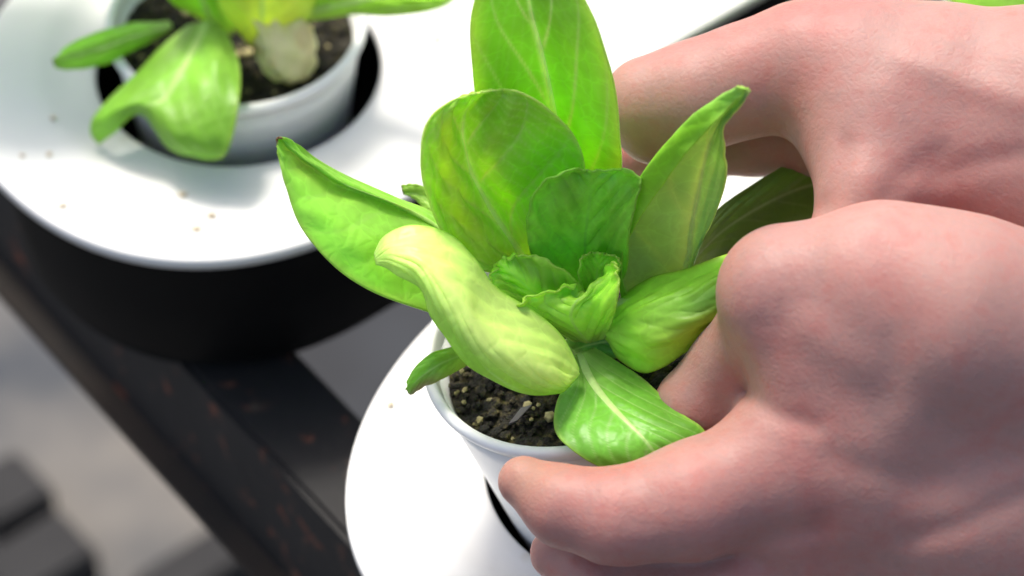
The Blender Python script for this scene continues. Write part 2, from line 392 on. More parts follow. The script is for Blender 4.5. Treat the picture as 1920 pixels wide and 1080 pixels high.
# crumbs lying on the covers
for i, (u, v, r, lab) in enumerate([(100, 222, .8, 'tiny crumb on the upper left cover, topmost of the three near the left edge'), (42, 292, .7, 'tiny crumb on the upper left cover, nearest the left edge of the picture'),
        (92, 290, .8, 'tiny crumb on the upper left cover, right one of the low left pair'), (118, 386, .9, 'tiny brown crumb close to the curved rim of the upper left cover'),
        (342, 365, .8, 'tiny crumb on the upper left cover, just below the front leaf of the blurred lettuce'), (368, 430, 1.0, 'tiny crumb on the upper left cover, lowest one near its front rim'),
        (396, 405, .9, 'tiny crumb on the upper left cover, right one of the pair near its front rim'), (820, 75, 1.0, 'tiny crumb on the white cover between the blurred lettuce and the tall leaf'),
        (731, 760, .9, 'single brown crumb on the rounded end of the lower trough cover')]):
    rv, rf = rock(100+i, r); rv[:, 2] *= .35
    tag(mesh_obj('soil_crumb', rv+onz(u, v, 0)+np.array([0, 0, r*.12]), rf, M_CRUMB), lab, 'crumb', 'crumbs on the trough covers')

# ------------------------------------------------------------------ leaves
def catmull(P, n):
    """P (k,...) control rows -> n samples, uniform Catmull-Rom through every row"""
    P = np.asarray(P, float); k = len(P)
    E = np.concatenate([[2*P[0]-P[1]], P, [2*P[-1]-P[-2]]])
    x = np.linspace(0, k-1, n); i = np.minimum(x.astype(int), k-2); f = (x-i).reshape((-1,)+(1,)*(P.ndim-1))
    p0, p1, p2, p3 = E[i], E[i+1], E[i+2], E[i+3]
    return 0.5*(2*p1+(p2-p0)*f+(2*p0-5*p1+4*p2-p3)*f*f+(3*p1-p0-3*p2+p3)*f**3)
LEAF_GAIN = (2.9, 1.88, 2.9)
def make_leaf(parent, rows, D0, mid=0.5, col=(0.13, 0.40, 0.022), edge=(0.40, 0.62, 0.10), rib=(0.42, 0.62, 0.20), base=(0.45, 0.62, 0.18), nveins=6, vein=0.55,
              blister=0.5, frill=0.0, ribw=0.05, seed=1, spots=(), tip=None, rib_r=0.8, rib_side=1, rib_span=(0.0, 0.9), nu=96, nv=72, label=None, vslope=0.42, fine=0.25, edgew=0.05, wavy=0.35):
    rows = np.asarray(rows, float)                       # (rows, columns, (u, v, w))
    S = catmull(rows, nu); S = np.swapaxes(catmull(np.swapaxes(S, 0, 1), nv), 0, 1)      # nu x nv x 3
    D = D0-S[..., 2]
    P = CAM + FW*D[..., None] + RT*((S[..., 0]-960)/F*D)[..., None] + UP*((540-S[..., 1])/F*D)[..., None]
    t = np.linspace(0, 1, nu)[:, None]*np.ones((1, nv)); c = np.linspace(0, 1, nv)[None, :]*np.ones((nu, 1))
    s = np.where(c < mid, (c-mid)/mid, (c-mid)/(1-mid)); a = np.abs(s)
    Pu = np.gradient(P, axis=0); Pv = np.gradient(P, axis=1); Nn = np.cross(Pu, Pv); Nn /= np.linalg.norm(Nn, axis=2, keepdims=True)+1e-9
    if np.sum(Nn*(CAM-P)) < 0: Nn = -Nn
    side = np.sign(s+1e-6)
    ph = (t-vslope*a**1.15)*nveins + 0.17*side + 0.12*snoise(s*2, t*6, seed, 6)
    dv = np.abs(ph-np.round(ph)); vm = np.exp(-(dv/0.05)**2)*np.clip(1-a*0.9, 0, 1)**0.6*np.clip(a*9, 0, 1)
    ph2 = (t+0.35*a)*nveins*2.3+a*3; vm2 = np.exp(-((np.abs(ph2-np.round(ph2)))/0.10)**2)*0.3*fine*2
    rm = np.exp(-(a/(ribw*(1.35-t)))**2)*np.clip((rib_span[1]-t)/0.25, 0, 1)
    L = np.linalg.norm(P[-1, nv//2]-P[0, nv//2])+1e-6
    ww = 0.5*L
    bl = (0.5+0.5*np.cos(2*math.pi*ph))**0.7
    bn = snoise(s*5.0, t*9, seed+3, 12, .7, 2.2)
    env = np.clip(a*4, 0, 1)*np.clip((1-a)*5, 0, 1)*np.clip(t*4, 0, 1)*np.clip((1-t)*6, 0, 1)
    disp = blister*env*(-0.55*bl+0.45*bn) - 0.25*blister*vm + fine*0.12*snoise(s*16, t*26, seed+5, 14, .8, 2.0)*env
    if frill: disp = disp + frill*np.clip((a-0.6)/0.4, 0, 1)**2*np.sin(t*38+3*snoise(s, t*6, seed+9, 5)) + frill*np.clip((t-.75)/.25, 0, 1)**2*np.sin(s*13+seed)
    disp = disp + wavy*(0.35+a)*snoise(s*1.6, t*4.5, seed+11, 8, .7, 1.6)*np.clip(t*5, 0, 1) + 0.5*wavy*np.clip((a-.7)/.3, 0, 1)**2*snoise(s*2, t*26, seed+12, 8, .6, 1.4)
    P = P+Nn*disp[..., None]
    if frill:
        inpl = 0.35*frill*np.clip((a-.9)/.1, 0, 1)*snoise(s*3, t*60, seed+2, 8); P = P + Pv/(np.linalg.norm(Pv, axis=2, keepdims=True)+1e-9)*(inpl*side)[..., None]
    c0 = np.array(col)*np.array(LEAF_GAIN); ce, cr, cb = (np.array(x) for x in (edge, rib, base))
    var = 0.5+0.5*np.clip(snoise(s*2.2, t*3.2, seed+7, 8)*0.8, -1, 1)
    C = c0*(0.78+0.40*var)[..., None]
    C = C + (ce-C)*(0.22*np.clip(bn*env, 0, 1)*min(1, blister))[..., None]
    e = np.maximum(np.clip((a-(1-2*edgew))/(2*edgew), 0, 1), np.clip((t-(1-edgew))/edgew, 0, 1)); C = C+(ce-C)*(e**1.5*0.75)[..., None]  # pale margin, also paints in the rim catching light
    C = C+(cr-C)*(np.clip(vm*vein+vm2*vein*0.6, 0, 1))[..., None]
    C = C+(cb-C)*(np.clip(1-t/0.30, 0, 1)**1.5*0.75)[..., None]
    C = C+(np.clip(cr*1.15, 0, 1)-C)*rm[..., None]
    for (ss, tt, rs, rt_, cc, k) in spots:
        C = C+(np.array(cc)-C)*(k*np.exp(-((s-ss)/rs)**2-((t-tt)/rt_)**2))[..., None]
    if tip is not None: C = C+(np.array(tip)-C)*(np.clip((t-0.955)/0.035, 0, 1))[..., None]
    idx = np.arange(nu*nv).reshape(nu, nv)
    Fc = np.stack([idx[:-1, :-1], idx[1:, :-1], idx[1:, 1:], idx[:-1, 1:]], -1).reshape(-1, 4)
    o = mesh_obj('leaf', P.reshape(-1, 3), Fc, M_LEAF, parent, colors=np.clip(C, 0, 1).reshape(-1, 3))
    md = o.modifiers.new('thickness', 'SOLIDIFY'); md.thickness = 0.00032; md.offset = 0
    if label: o['label'] = label
    if rib_r:                                              # the raised midrib
        j = int(round(mid*(nv-1))); i0, i1 = int(rib_span[0]*(nu-1)), int(rib_span[1]*(nu-1))
        path = P[i0:i1:2, j]; nn = Nn[i0:i1:2, j]; V = []; Fr = []; m = len(path); K = 8
        tang = np.gradient(path, axis=0); tang /= np.linalg.norm(tang, axis=1, keepdims=True)+1e-9
        bi = np.cross(tang, nn)
        for i in range(m):
            r = rib_r*(1-i/m)**0.8+0.06
            for k in range(K):
                an = 2*math.pi*k/K; V.append(path[i]+r*math.cos(an)*bi[i]+r*0.42*math.sin(an)*nn[i]+nn[i]*rib_side*r*0.05)
        for i in range(m-1):
            for k in range(K): Fr.append([i*K+k, i*K+(k+1) % K, (i+1)*K+(k+1) % K, (i+1)*K+k])
        Fr.append(list(range(K))[::-1]); Fr.append([(m-1)*K+k for k in range(K)])
        mesh_obj('midrib', V, Fr, M_LEAF, o, colors=np.tile(np.clip(np.array(rib)*np.array((1.3, 1.22, 1.25)), 0, .95), (len(V), 1)))
    return o
def R3(rows, ws, dl=0.0, dr=0.0, bow=0.0):
    """rows of (left, mid, right) pixels; w of the middle, extra w of left/right edges, bow of the quarter points"""
    out = []
    for i, ((l, m, r), w) in enumerate(zip(rows, ws)):
        a = dl[i] if hasattr(dl, '__len__') else dl; b_ = dr[i] if hasattr(dr, '__len__') else dr
        k = bow[i] if hasattr(bow, '__len__') else bow
        L = (*l, w+a); Mi = (*m, w); Rr = (*r, w+b_)
        ml = tuple((x+y)/2 for x, y in zip(L, Mi)); mr = tuple((x+y)/2 for x, y in zip(Rr, Mi))
        ml = (ml[0], ml[1], ml[2]+k); mr = (mr[0], mr[1], mr[2]+k)
        out.append([L, ml, Mi, mr, Rr])
    return out

pB = empty('lettuce_plant', POTB_C-6*POTB_AX)
tag(pB, 'young bright green lettuce growing in the held pot between the hands', 'lettuce', 'young lettuce plants')
PALE = (0.40, 0.62, 0.10)
# tall leaf at the back
make_leaf(pB, R3([((1048, 500), (1062, 500), (1082, 500)), ((985, 370), (1052, 345), (1158, 360)), ((908, 235), (1040, 225), (1160, 250)), ((884, 115), (1018, 115), (1140, 135)),
                  ((884, 25), (996, 22), (1112, 45)), ((908, -55), (985, -50), (1070, -45)), ((945, -98), (982, -98), (1025, -95)), ((972, -108), (983, -109), (996, -108))],
                 [-6, 2, 14, 22, 29, 33, 35, 35], [0, 3, 5, 5, 4, 2, 0, 0], [0, 3, 7, 8, 6, 3, 1, 0], -0.8), DB, seed=3, vein=0.95, blister=0.3, rib_r=0.7, nveins=4, fine=.3, col=(0.115, 0.38, 0.02), vslope=0.5, edge=(.62, .86, .16), edgew=0.16, rib=(.62, .80, .38))
# big round leaf with the folded left half
make_leaf(pB, R3([((980, 510), (1000, 505), (1020, 500)), ((905, 505), (972, 448), (1035, 430)), ((832, 432), (934, 380), (1070, 375)), ((797, 345), (902, 318), (1096, 312)),
                  ((793, 272), (886, 262), (1072, 245)), ((811, 216), (884, 215), (1022, 197)), ((848, 188), (895, 187), (972, 171)), ((880, 176), (905, 173), (938, 167))],
                 [0, 5, 9, 14, 19, 23, 26, 28], [2, 8, 10, 10, 8, 5, 2, 0], [1, 0, -1, 0, 2, 3, 2, 0], [0, 0, 1.2, 1.8, 1.5, 1, .3, 0]), DB, mid=0.42, seed=8, vein=0.8, blister=1.3, fine=1.5, rib=(.58, .76, .26), nveins=5, col=(0.135, 0.40, 0.018), rib_r=0.7,
          edge=(.62, .78, .22), spots=[(-0.45, .55, .2, .25, (0.55, .80, .05), .8), (-0.5, .25, .3, .12, (.45, .62, .05), .5), (.35, .7, .08, .2, (.4, .6, .04), .5)], edgew=0.035)  # first spot paints the bright lit band left of the midrib
# small rounded inner leaf
make_leaf(pB, R3([((1062, 575), (1085, 580), (1112, 575)), ((1000, 485), (1095, 505), (1168, 520)), ((989, 425), (1098, 440), (1182, 445)), ((1002, 370), (1105, 382), (1196, 378)),
                  ((1034, 337), (1110, 340), (1202, 336)), ((1080, 320), (1115, 320), (1165, 322))], [0, 5, 11, 16, 20, 22], [1, 5, 6, 5, 3, 1], [1, 4, 5, 5, 3, 1], -1), DB,
          seed=15, vein=0.3, blister=1.0, fine=1.3, nveins=6, col=(0.11, 0.40, 0.025), rib_r=0.0, ribw=0.02, frill=0.15, edge=(0.25, .5, .06), rib=(.2, .5, .08))
# heart leaves
make_leaf(pB, R3([((1112, 618), (1085, 634), (1060, 634)), ((1098, 562), (1050, 592), (1012, 606)), ((1062, 524), (1010, 556), (962, 576)), ((1022, 490), (975, 525), (932, 549)),
                  ((978, 473), (945, 500), (917, 522)), ((952, 478), (935, 490), (922, 503))], [2, 6, 10, 12, 13, 13], [3, 4, 4, 3, 1, 0], [2, 3, 3, 2, 1, 0], -1.2), DB,
          seed=21, vein=0.3, blister=0.8, col=(0.17, 0.46, 0.035), wavy=0.7, rib_r=0.0, ribw=0.02, frill=0.2, base=(.3, .58, .1))
make_leaf(pB, R3([((1075, 640), (1105, 642), (1135, 634)), ((1010, 604), (1085, 618), (1152, 590)), ((968, 578), (1070, 592), (1162, 548)), ((985, 556), (1080, 566), (1160, 512)), ((1040, 548), (1098, 548), (1156, 494)), ((1075, 546), (1105, 540), (1140, 505))],
                 [5, 11, 15, 16, 15, 14], [1, 2, 3, 2, 1, 0], [1, 3, 4, 3, 2, 0], -1.8), DB, seed=27, vein=0.35, blister=0.8, fine=.8, col=(0.16, 0.44, 0.03), rib_r=0.0, ribw=0.02, frill=0.3, wavy=0.6)
make_leaf(pB, R3([((1095, 590), (1110, 595), (1130, 590)), ((1085, 530), (1115, 540), (1150, 530)), ((1090, 490), (1122, 495), (1156, 492)), ((1108, 474), (1124, 472), (1142, 476))],
                 [3, 8, 11, 13], [1, 3, 3, 0], [1, 3, 3, 0], -.8), DB, seed=33, vein=0.25, blister=0.5, col=(0.12, 0.40, 0.022), rib_r=0.0, ribw=0.02, frill=0.18, nu=60, nv=48)
make_leaf(pB, R3([((1010, 640), (1050, 660), (1090, 680)), ((960, 600), (1010, 640), (1050, 690)), ((930, 570), (985, 610), (1040, 670)), ((930, 560), (965, 580), (1010, 620))],
                 [-2, 2, 4, 5], -1, -1, 1.0), DB, seed=39, vein=0.25, blister=0.5, col=(0.10, 0.34, 0.02), rib_r=0.0, ribw=0.02, nu=60, nv=48)
# right leaf, underside to the camera with its left margin folded over
r5 = [[(1176, 575, 5), (1168, 578, 4), (1185, 580, 3), (1235, 590, 2), (1285, 585, 3)],
      [(1166, 490, 11), (1157, 468, 9), (1190, 478, 6), (1287, 497, 6), (1302, 482, 8)],
      [(1200, 411, 18), (1167, 402, 16), (1205, 402, 12), (1298, 425, 11), (1337, 412, 14)],
      [(1261, 322, 26), (1206, 322, 23), (1252, 322, 19), (1316, 335, 18), (1362, 335, 21)],
      [(1311, 261, 32), (1262, 252, 29), (1298, 262, 26), (1332, 268, 25), (1360, 282, 27)],
      [(1346, 226, 36), (1316, 206, 34), (1338, 220, 32), (1350, 228, 31), (1360, 236, 32)],
      [(1378, 190, 38), (1352, 183, 37), (1370, 188, 36), (1384, 194, 36), (1392, 200, 37)],
      [(1404, 164, 40), (1384, 162, 40), (1394, 164, 40), (1402, 166, 40), (1407, 168, 40)]]
make_leaf(pB, r5, DB, mid=0.75, seed=41, vein=0.5, blister=0.35, col=(0.118, 0.30, 0.07), edge=(.55, .74, .14), rib=(.50, .64, .26), rib_r=0.5, nveins=4, vslope=0.6, ribw=0.09, frill=0.12,
          spots=[(-0.85, .5, .28, .7, (0.30, .66, .02), .95)], label='right leaf with pale underside and folded bright margin')
# dark leaf behind, in the shade of the hand
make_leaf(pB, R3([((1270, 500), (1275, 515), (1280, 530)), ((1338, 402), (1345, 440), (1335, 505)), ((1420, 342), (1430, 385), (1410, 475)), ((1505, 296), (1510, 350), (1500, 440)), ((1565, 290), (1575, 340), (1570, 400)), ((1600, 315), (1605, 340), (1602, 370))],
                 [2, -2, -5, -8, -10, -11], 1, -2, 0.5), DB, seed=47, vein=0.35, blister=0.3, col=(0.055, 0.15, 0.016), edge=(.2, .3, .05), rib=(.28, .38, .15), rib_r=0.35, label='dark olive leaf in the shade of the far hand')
# rolled leaf on the right
make_leaf(pB, R3([((1135, 605), (1122, 622), (1138, 640)), ((1160, 560), (1150, 612), (1163, 672)), ((1222, 520), (1208, 590), (1212, 698)), ((1300, 496), (1288, 575), (1284, 660)),
                  ((1380, 466), (1362, 545), (1350, 618)), ((1440, 448), (1425, 515), (1412, 585)), ((1470, 455), (1460, 505), (1445, 560))],
                 [3, 10, 15, 17, 17, 15, 13], -6, -5, 2.2), DB, seed=52, vein=0.08, blister=0.6, fine=.8, ribw=0.004, col=(0.15, 0.44, 0.03), rib_r=0.0, edge=(.4, .6, .06),
          spots=[(.75, .62, .45, .2, (0.55, .58, .03), .9), (0.1, .62, .4, .18, (.06, .30, .05), .5)])
# front leaf with the white midrib, hanging over the rim
make_leaf(pB, R3([((1070, 670), (1085, 664), (1112, 654)), ((1062, 722), (1108, 714), (1186, 690)), ((1044, 776), (1140, 757), (1246, 742)), ((1046, 818), (1176, 795), (1292, 786)),
                  ((1090, 856), (1212, 830), (1326, 815)), ((1150, 884), (1240, 868), (1335, 855)), ((1205, 905), (1255, 900), (1310, 890))],
                 [6, 11, 16, 20, 22, 21, 19], [-1, -2, -2.5, -2, -1, 0, 0], [-1, -2, -2, -2, -3, -3, -2], 1.0), DB, seed=58, vein=0.8, blister=0.2, nveins=6, col=(0.062, 0.26, 0.016), rib=(.46, .66, .26), rib_r=0.8,
          ribw=0.045, vslope=0.62, rib_span=(0, 0.92), fine=.15, label='front leaf with white midrib hanging over the pot rim')
# pale S-shaped rolled leaf
def s_rows():
    T = [(702, 474), (724, 441), (775, 424), (845, 436), (893, 480), (930, 538), (998, 584), (1050, 630), (1078, 682), (1083, 702)]
    B = [(706, 496), (742, 506), (788, 534), (812, 590), (846, 640), (890, 690), (944, 724), (1006, 746), (1050, 740), (1070, 726)]
    W = [19, 24, 27, 28, 28, 27, 25, 22, 18, 15]; k = [0, .5, .8, 1, 1, 1, 1, .9, .5, .1]; out = []
    for (tx, ty), (bx, by), w, q in zip(T, B, W, k):
        out.append([(tx+(bx-tx)*f, ty+(by-ty)*f, w+dw*q) for f, dw in ((0, -8.5), (.2, -4.6), (.42, -1.6), (.66, 0), (.85, -1.0), (1, -3.6))])
    return out
make_leaf(pB, s_rows(), DB, seed=63, vein=0.22, blister=0.45, wavy=0.5, ribw=0.01,
          col=(0.225, 0.47, 0.09), edge=(.42, .78, .06), base=(.50, .74, .22), rib_r=0.0, nveins=7, nu=120, label='pale yellow green leaf rolled into an S shape', spots=[(0, .45, .5, .4, (.72, .90, .32), .7), (.85, .7, .35, .5, (.40, .76, .05), .8)])  # first spot paints the broad highlight into the leaf colour
# long left leaf with the brown tip
make_leaf(pB, R3([((905, 478), (893, 490), (870, 600)), ((822, 408), (800, 428), (806, 586)), ((748, 372), (722, 386), (700, 548)), ((660, 338), (634, 352), (622, 494)),
                  ((590, 300), (575, 312), (562, 420)), ((552, 272), (542, 284), (532, 338)), ((534, 260), (528, 265), (524, 295)), ((523, 256), (520, 260), (521, 272))],
                 [3, 7, 10, 13, 16, 18, 19, 20], [-3, -4, -4, -3, -2, -1, 0, 0], [2, 4, 5, 5, 4, 2, 1, 0], [0, 1.2, 2, 2.2, 1.8, 1, .3, 0]), DB, mid=0.3, seed=70, vein=0.3, blister=0.4, col=(0.125, 0.40, 0.03), tip=(0.16, 0.09, 0.04), rib_r=0.42, rib_span=(0, .5),
          spots=[(.25, .62, .2, .22, (.5, .66, .12), .7)], label='long left leaf with a brown tip')  # the spot is a painted highlight along the crest
# small leaf at the left rim, tip behind
make_leaf(pB, R3([((866, 648), (872, 662), (878, 684)), ((818, 658), (826, 682), (836, 706)), ((785, 682), (793, 704), (800, 722)), ((768, 712), (770, 724), (776, 734)), ((763, 730), (765, 734), (768, 738))],
                 [2, 5, 5, 4, 3], 0, -1.5, 0.4), DB, seed=77, vein=0.3, blister=0.2, col=(0.12, 0.38, 0.03), tip=(.2, .12, .06), rib_r=0.3, nu=60, nv=40, spots=[(.9, .6, .5, .4, (.30, .22, .12), .8)], label='small leaf over the left rim with a brown edge')
make_leaf(pB, R3([((840, 385), (845, 400), (840, 420)), ((800, 352), (805, 375), (800, 395)), ((775, 348), (775, 362), (778, 378)), ((756, 353), (755, 360), (757, 366))],
                 [-6, -8, -9, -10], 0, 0, 0.3), DB, seed=80, vein=0.2, blister=0.1, col=(0.12, 0.32, 0.03), tip=(.12, .08, .04), rib_r=0.3, nu=48, nv=36)
# dark low leaves round the heart and the stem
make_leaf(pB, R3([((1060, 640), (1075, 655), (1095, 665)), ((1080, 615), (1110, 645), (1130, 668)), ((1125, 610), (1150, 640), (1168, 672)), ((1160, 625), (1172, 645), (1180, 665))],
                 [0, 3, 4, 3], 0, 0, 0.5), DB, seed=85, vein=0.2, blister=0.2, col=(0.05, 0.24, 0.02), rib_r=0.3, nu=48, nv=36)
def stem(parent, base, axis, prof, name='stem', mat=M_STEM, squash=1.0, rot=0.0):
    fr = frame(axis); V, Fc = lathe(prof, np.asarray(base), fr, 40); V = np.array(V)
    q = V-np.asarray(base); V = np.asarray(base)+q*(1+0.16*snoise(q[:, 0]+q[:, 2], q[:, 1]-q[:, 2], 5, 10, .4, 1.3))[:, None]
    return mesh_obj(name, V, Fc, mat, parent)
stem(pB, POTB_C-6.5*POTB_AX+np.array([1.0, 0.5, 0]), POTB_AX, [(0.1, 0), (3.6, 0.1), (4.0, 1.2), (3.6, 3), (2.6, 4.6), (0.1, 5.6)], mat=M_RIB)

# upper left plant
pA = empty('lettuce_plant', POTA_C-np.array([0, 0, 5.0]))
tag(pA, 'blurred green lettuce in the upper left pot, cut by the top edge', 'lettuce', 'young lettuce plants')
a1 = [[(352, 48, 8), (368, 44, 9), (388, 42, 10), (405, 47, 9), (425, 58, 10)],
      [(297, 95, 10), (330, 90, 13), (365, 88, 14), (408, 100, 18), (449, 125, 18)],
      [(237, 155, 12), (285, 142, 16), (338, 137, 18), (390, 157, 22), (448, 195, 24)],
      [(184, 212, 13), (240, 192, 18), (308, 186, 20), (372, 215, 24), (437, 255, 25)],
      [(169, 238, 12), (214, 212, 17), (276, 198, 20), (338, 250, 24), (427, 284, 24)],
      [(171, 255, 10), (207, 238, 15), (264, 204, 18), (322, 271, 22), (412, 294, 22)],
      [(186, 269, 8), (214, 250, 12), (263, 214, 15), (318, 280, 19), (384, 299, 20)]]
make_leaf(pA, a1, DA, seed=90, vein=0.35, blister=0.3, col=(0.09, 0.30, 0.017), rib_r=1.0, ribw=0.06, rib_span=(0, .75), nveins=6, label='front leaf of the left lettuce with an upturned notch at its end')
make_leaf(pA, R3([((318, 40), (322, 48), (315, 60)), ((245, 46), (255, 66), (266, 88)), ((172, 64), (184, 92), (202, 121)), ((122, 84), (130, 106), (148, 130)), ((103, 100), (108, 112), (118, 126)), ((97, 110), (99, 115), (103, 121))],
                 [6, 10, 13, 14, 14, 14], -2, -2, 0.8), DA, seed=95, vein=0.25, blister=0.3, col=(0.12, 0.38, 0.02), tip=(.25, .14, .05), rib_r=0.5)
make_leaf(pA, R3([((462, 78), (487, 90), (520, 78)), ((436, 44), (490, 45), (566, 48)), ((412, 0), (492, -8), (592, 8)), ((398, -80), (495, -90), (602, -80)), ((415, -160), (498, -180), (580, -165)), ((470, -215), (500, -222), (530, -216))],
                 [6, 13, 18, 24, 30, 34], [-2, -4, -6, -6, -4, 0], [-2, -5, -7, -7, -4, 0], 1.8), DA, seed=99, vein=0.3, blister=0.35, col=(0.22, 0.44, 0.035), base=(.5, .62, .22), rib_r=0.0)
make_leaf(pA, R3([((560, 15), (565, 25), (572, 36)), ((640, -25), (655, 5), (662, 29)), ((735, -45), (745, -8), (752, 27)), ((800, -42), (812, -8), (818, 13)), ((835, -25), (843, -8), (843, 1)), ((850, -14), (853, -9), (852, -5))],
                 [8, 16, 20, 20, 19, 18], -3, -3, 1.2), DA, seed=104, vein=0.25, blister=0.4, col=(0.15, 0.42, 0.02), edge=(.3, .55, .04), rib_r=0.6)
make_leaf(pA, R3([((435, 66), (405, 48), (372, 34)), ((445, 15), (382, 5), (315, 0)), ((438, -70), (362, -80), (285, -70)), ((410, -150), (350, -160), (300, -140)), ((370, -190), (345, -194), (325, -188))],
                 [5, 10, 17, 23, 27], [-1, -3, -3, -2, 0], [-1, 2, 3, 2, 0], 0.8), DA, seed=108, vein=0.3, blister=0.4, col=(0.11, 0.36, 0.02), rib_r=0.7)
make_leaf(pA, R3([((480, 50), (500, 50), (530, 50)), ((470, -60), (540, -60), (630, -50)), ((480, -200), (570, -200), (670, -180)), ((520, -300), (600, -310), (670, -290)), ((580, -350), (610, -355), (640, -345))],
                 [-4, 6, 16, 24, 28], 3, 3, -1), DA, seed=112, vein=0.4, blister=0.4, rib_r=0.7)
def to_px(P, D0):
    d = depth_of(P); q = np.asarray(P)-CAM; return (960+F*float(q @ RT)/d, 540-F*float(q @ UP)/d, D0-d)
shade_leaf = []  # unseen leaf beyond the frame, shaped to cast shade on the cover
for (x, y, z, hw) in ((-78, 101, 8, 3), (-90, 106, 27, 11), (-106, 112, 40, 19), (-124, 119, 47, 23), (-140, 125, 48, 19), (-151, 129, 46, 9), (-155, 130, 45, 2)):
    shade_leaf.append([to_px((x+.34*hw*k, y+.94*hw*k, z+1.5*abs(k)), DA) for k in (-1, -.5, 0, .5, 1)])
make_leaf(pA, shade_leaf, DA, seed=116, vein=0.4, blister=0.4, rib_r=0.7)
bl_ax = np.array([-0.35, -0.1, 0.9])
stem(pA, at_depth(552, 118, DA-4), bl_ax, [(0.1, -2), (3.2, -1.6), (4.6, 0), (5.4, 1.6), (5.6, 3.4), (5.2, 5.2), (4.5, 6.8), (3.4, 8.6), (2.4, 10.6), (1.8, 13), (0.1, 14)])
# plant at the upper right, mostly hidden behind the far hand
pC = copy_tree(pA); pC.location = Vector((POTC_C-np.array([0, 0, 5.0]))*MM); pC.rotation_euler = (0, 0, math.radians(150))
tag(pC, 'green lettuce leaf showing above the far hand in the upper right corner', 'lettuce')
DC = depth_of(POTC_C)
pC.rotation_euler = (0, 0, 0)
make_leaf(pC, R3([((2010, 160), (2020, 180), (2030, 200)), ((1945, 0), (1960, 30), (1975, 70)), ((1868, -70), (1880, -25), (1890, 24)), ((1825, -70), (1828, -28), (1832, 18)), ((1802, -50), (1799, -22), (1800, 6)), ((1792, -34), (1791, -24), (1792, -12))],
                 [0, 8, 14, 16, 16, 16], -2, -2, .8), DC, seed=120, col=(.16, .42, .03), rib_r=0.5, nu=60, nv=48)
# ------------------------------------------------------------------ hands: one continuous surface each, grown round finger and palm chains
def smin(a, b_, k):
    h = np.maximum(k-np.abs(a-b_), 0)/k
    return np.minimum(a, b_)-h*h*k*0.25
def surface_nets(f, org, h):
    nx, ny, nz = f.shape; neg = f < 0
    cell = np.zeros((nx-1, ny-1, nz-1), int); acc = np.zeros((nx-1, ny-1, nz-1, 3)); cnt = np.zeros((nx-1, ny-1, nz-1))
    corners = [(i, j, k) for i in (0, 1) for j in (0, 1) for k in (0, 1)]
    sl = lambda c: tuple(slice(c[q], c[q]+f.shape[q]-1) for q in range(3))
    for c in corners:
        for q in range(3):
            if c[q] == 0:
                d = list(c); d[q] = 1; fa, fb = f[sl(c)], f[sl(d)]; x = (fa < 0) != (fb < 0)
                tt = np.where(x, fa/np.where(x, fa-fb, 1), 0)
                for e in range(3): acc[..., e] += np.where(x, c[e]+(tt if e == q else 0), 0)
                cnt += x
    act = cnt > 0; cell[act] = np.arange(act.sum()); cell[~act] = -1
    ijk = np.argwhere(act); V = org + h*(ijk + acc[act]/cnt[act][:, None])
    faces = []
    for q in range(3):
        r_, s_ = (q+1) % 3, (q+2) % 3
        a = np.take(neg, range(0, f.shape[q]-1), q); b_ = np.take(neg, range(1, f.shape[q]), q)
        e = np.argwhere(a != b_); e = e[(e[:, r_] > 0) & (e[:, s_] > 0) & (e[:, r_] < f.shape[r_]-1) & (e[:, s_] < f.shape[s_]-1)]
        flip = a[tuple(e.T)]
        def cid(dr, ds): g_ = e.copy(); g_[:, r_] -= dr; g_[:, s_] -= ds; return cell[tuple(g_.T)]
        qd = np.stack([cid(1, 1), cid(0, 1), cid(0, 0), cid(1, 0)], 1)
        qd[~flip] = qd[~flip][:, ::-1]; faces.append(qd)
    return V, np.concatenate(faces)
def chain_pts(ch):
    out = []
    for (u, v, w, r) in ch: d = DB-w; out.append((at_depth(u, v, d), r*d/F))
    return out
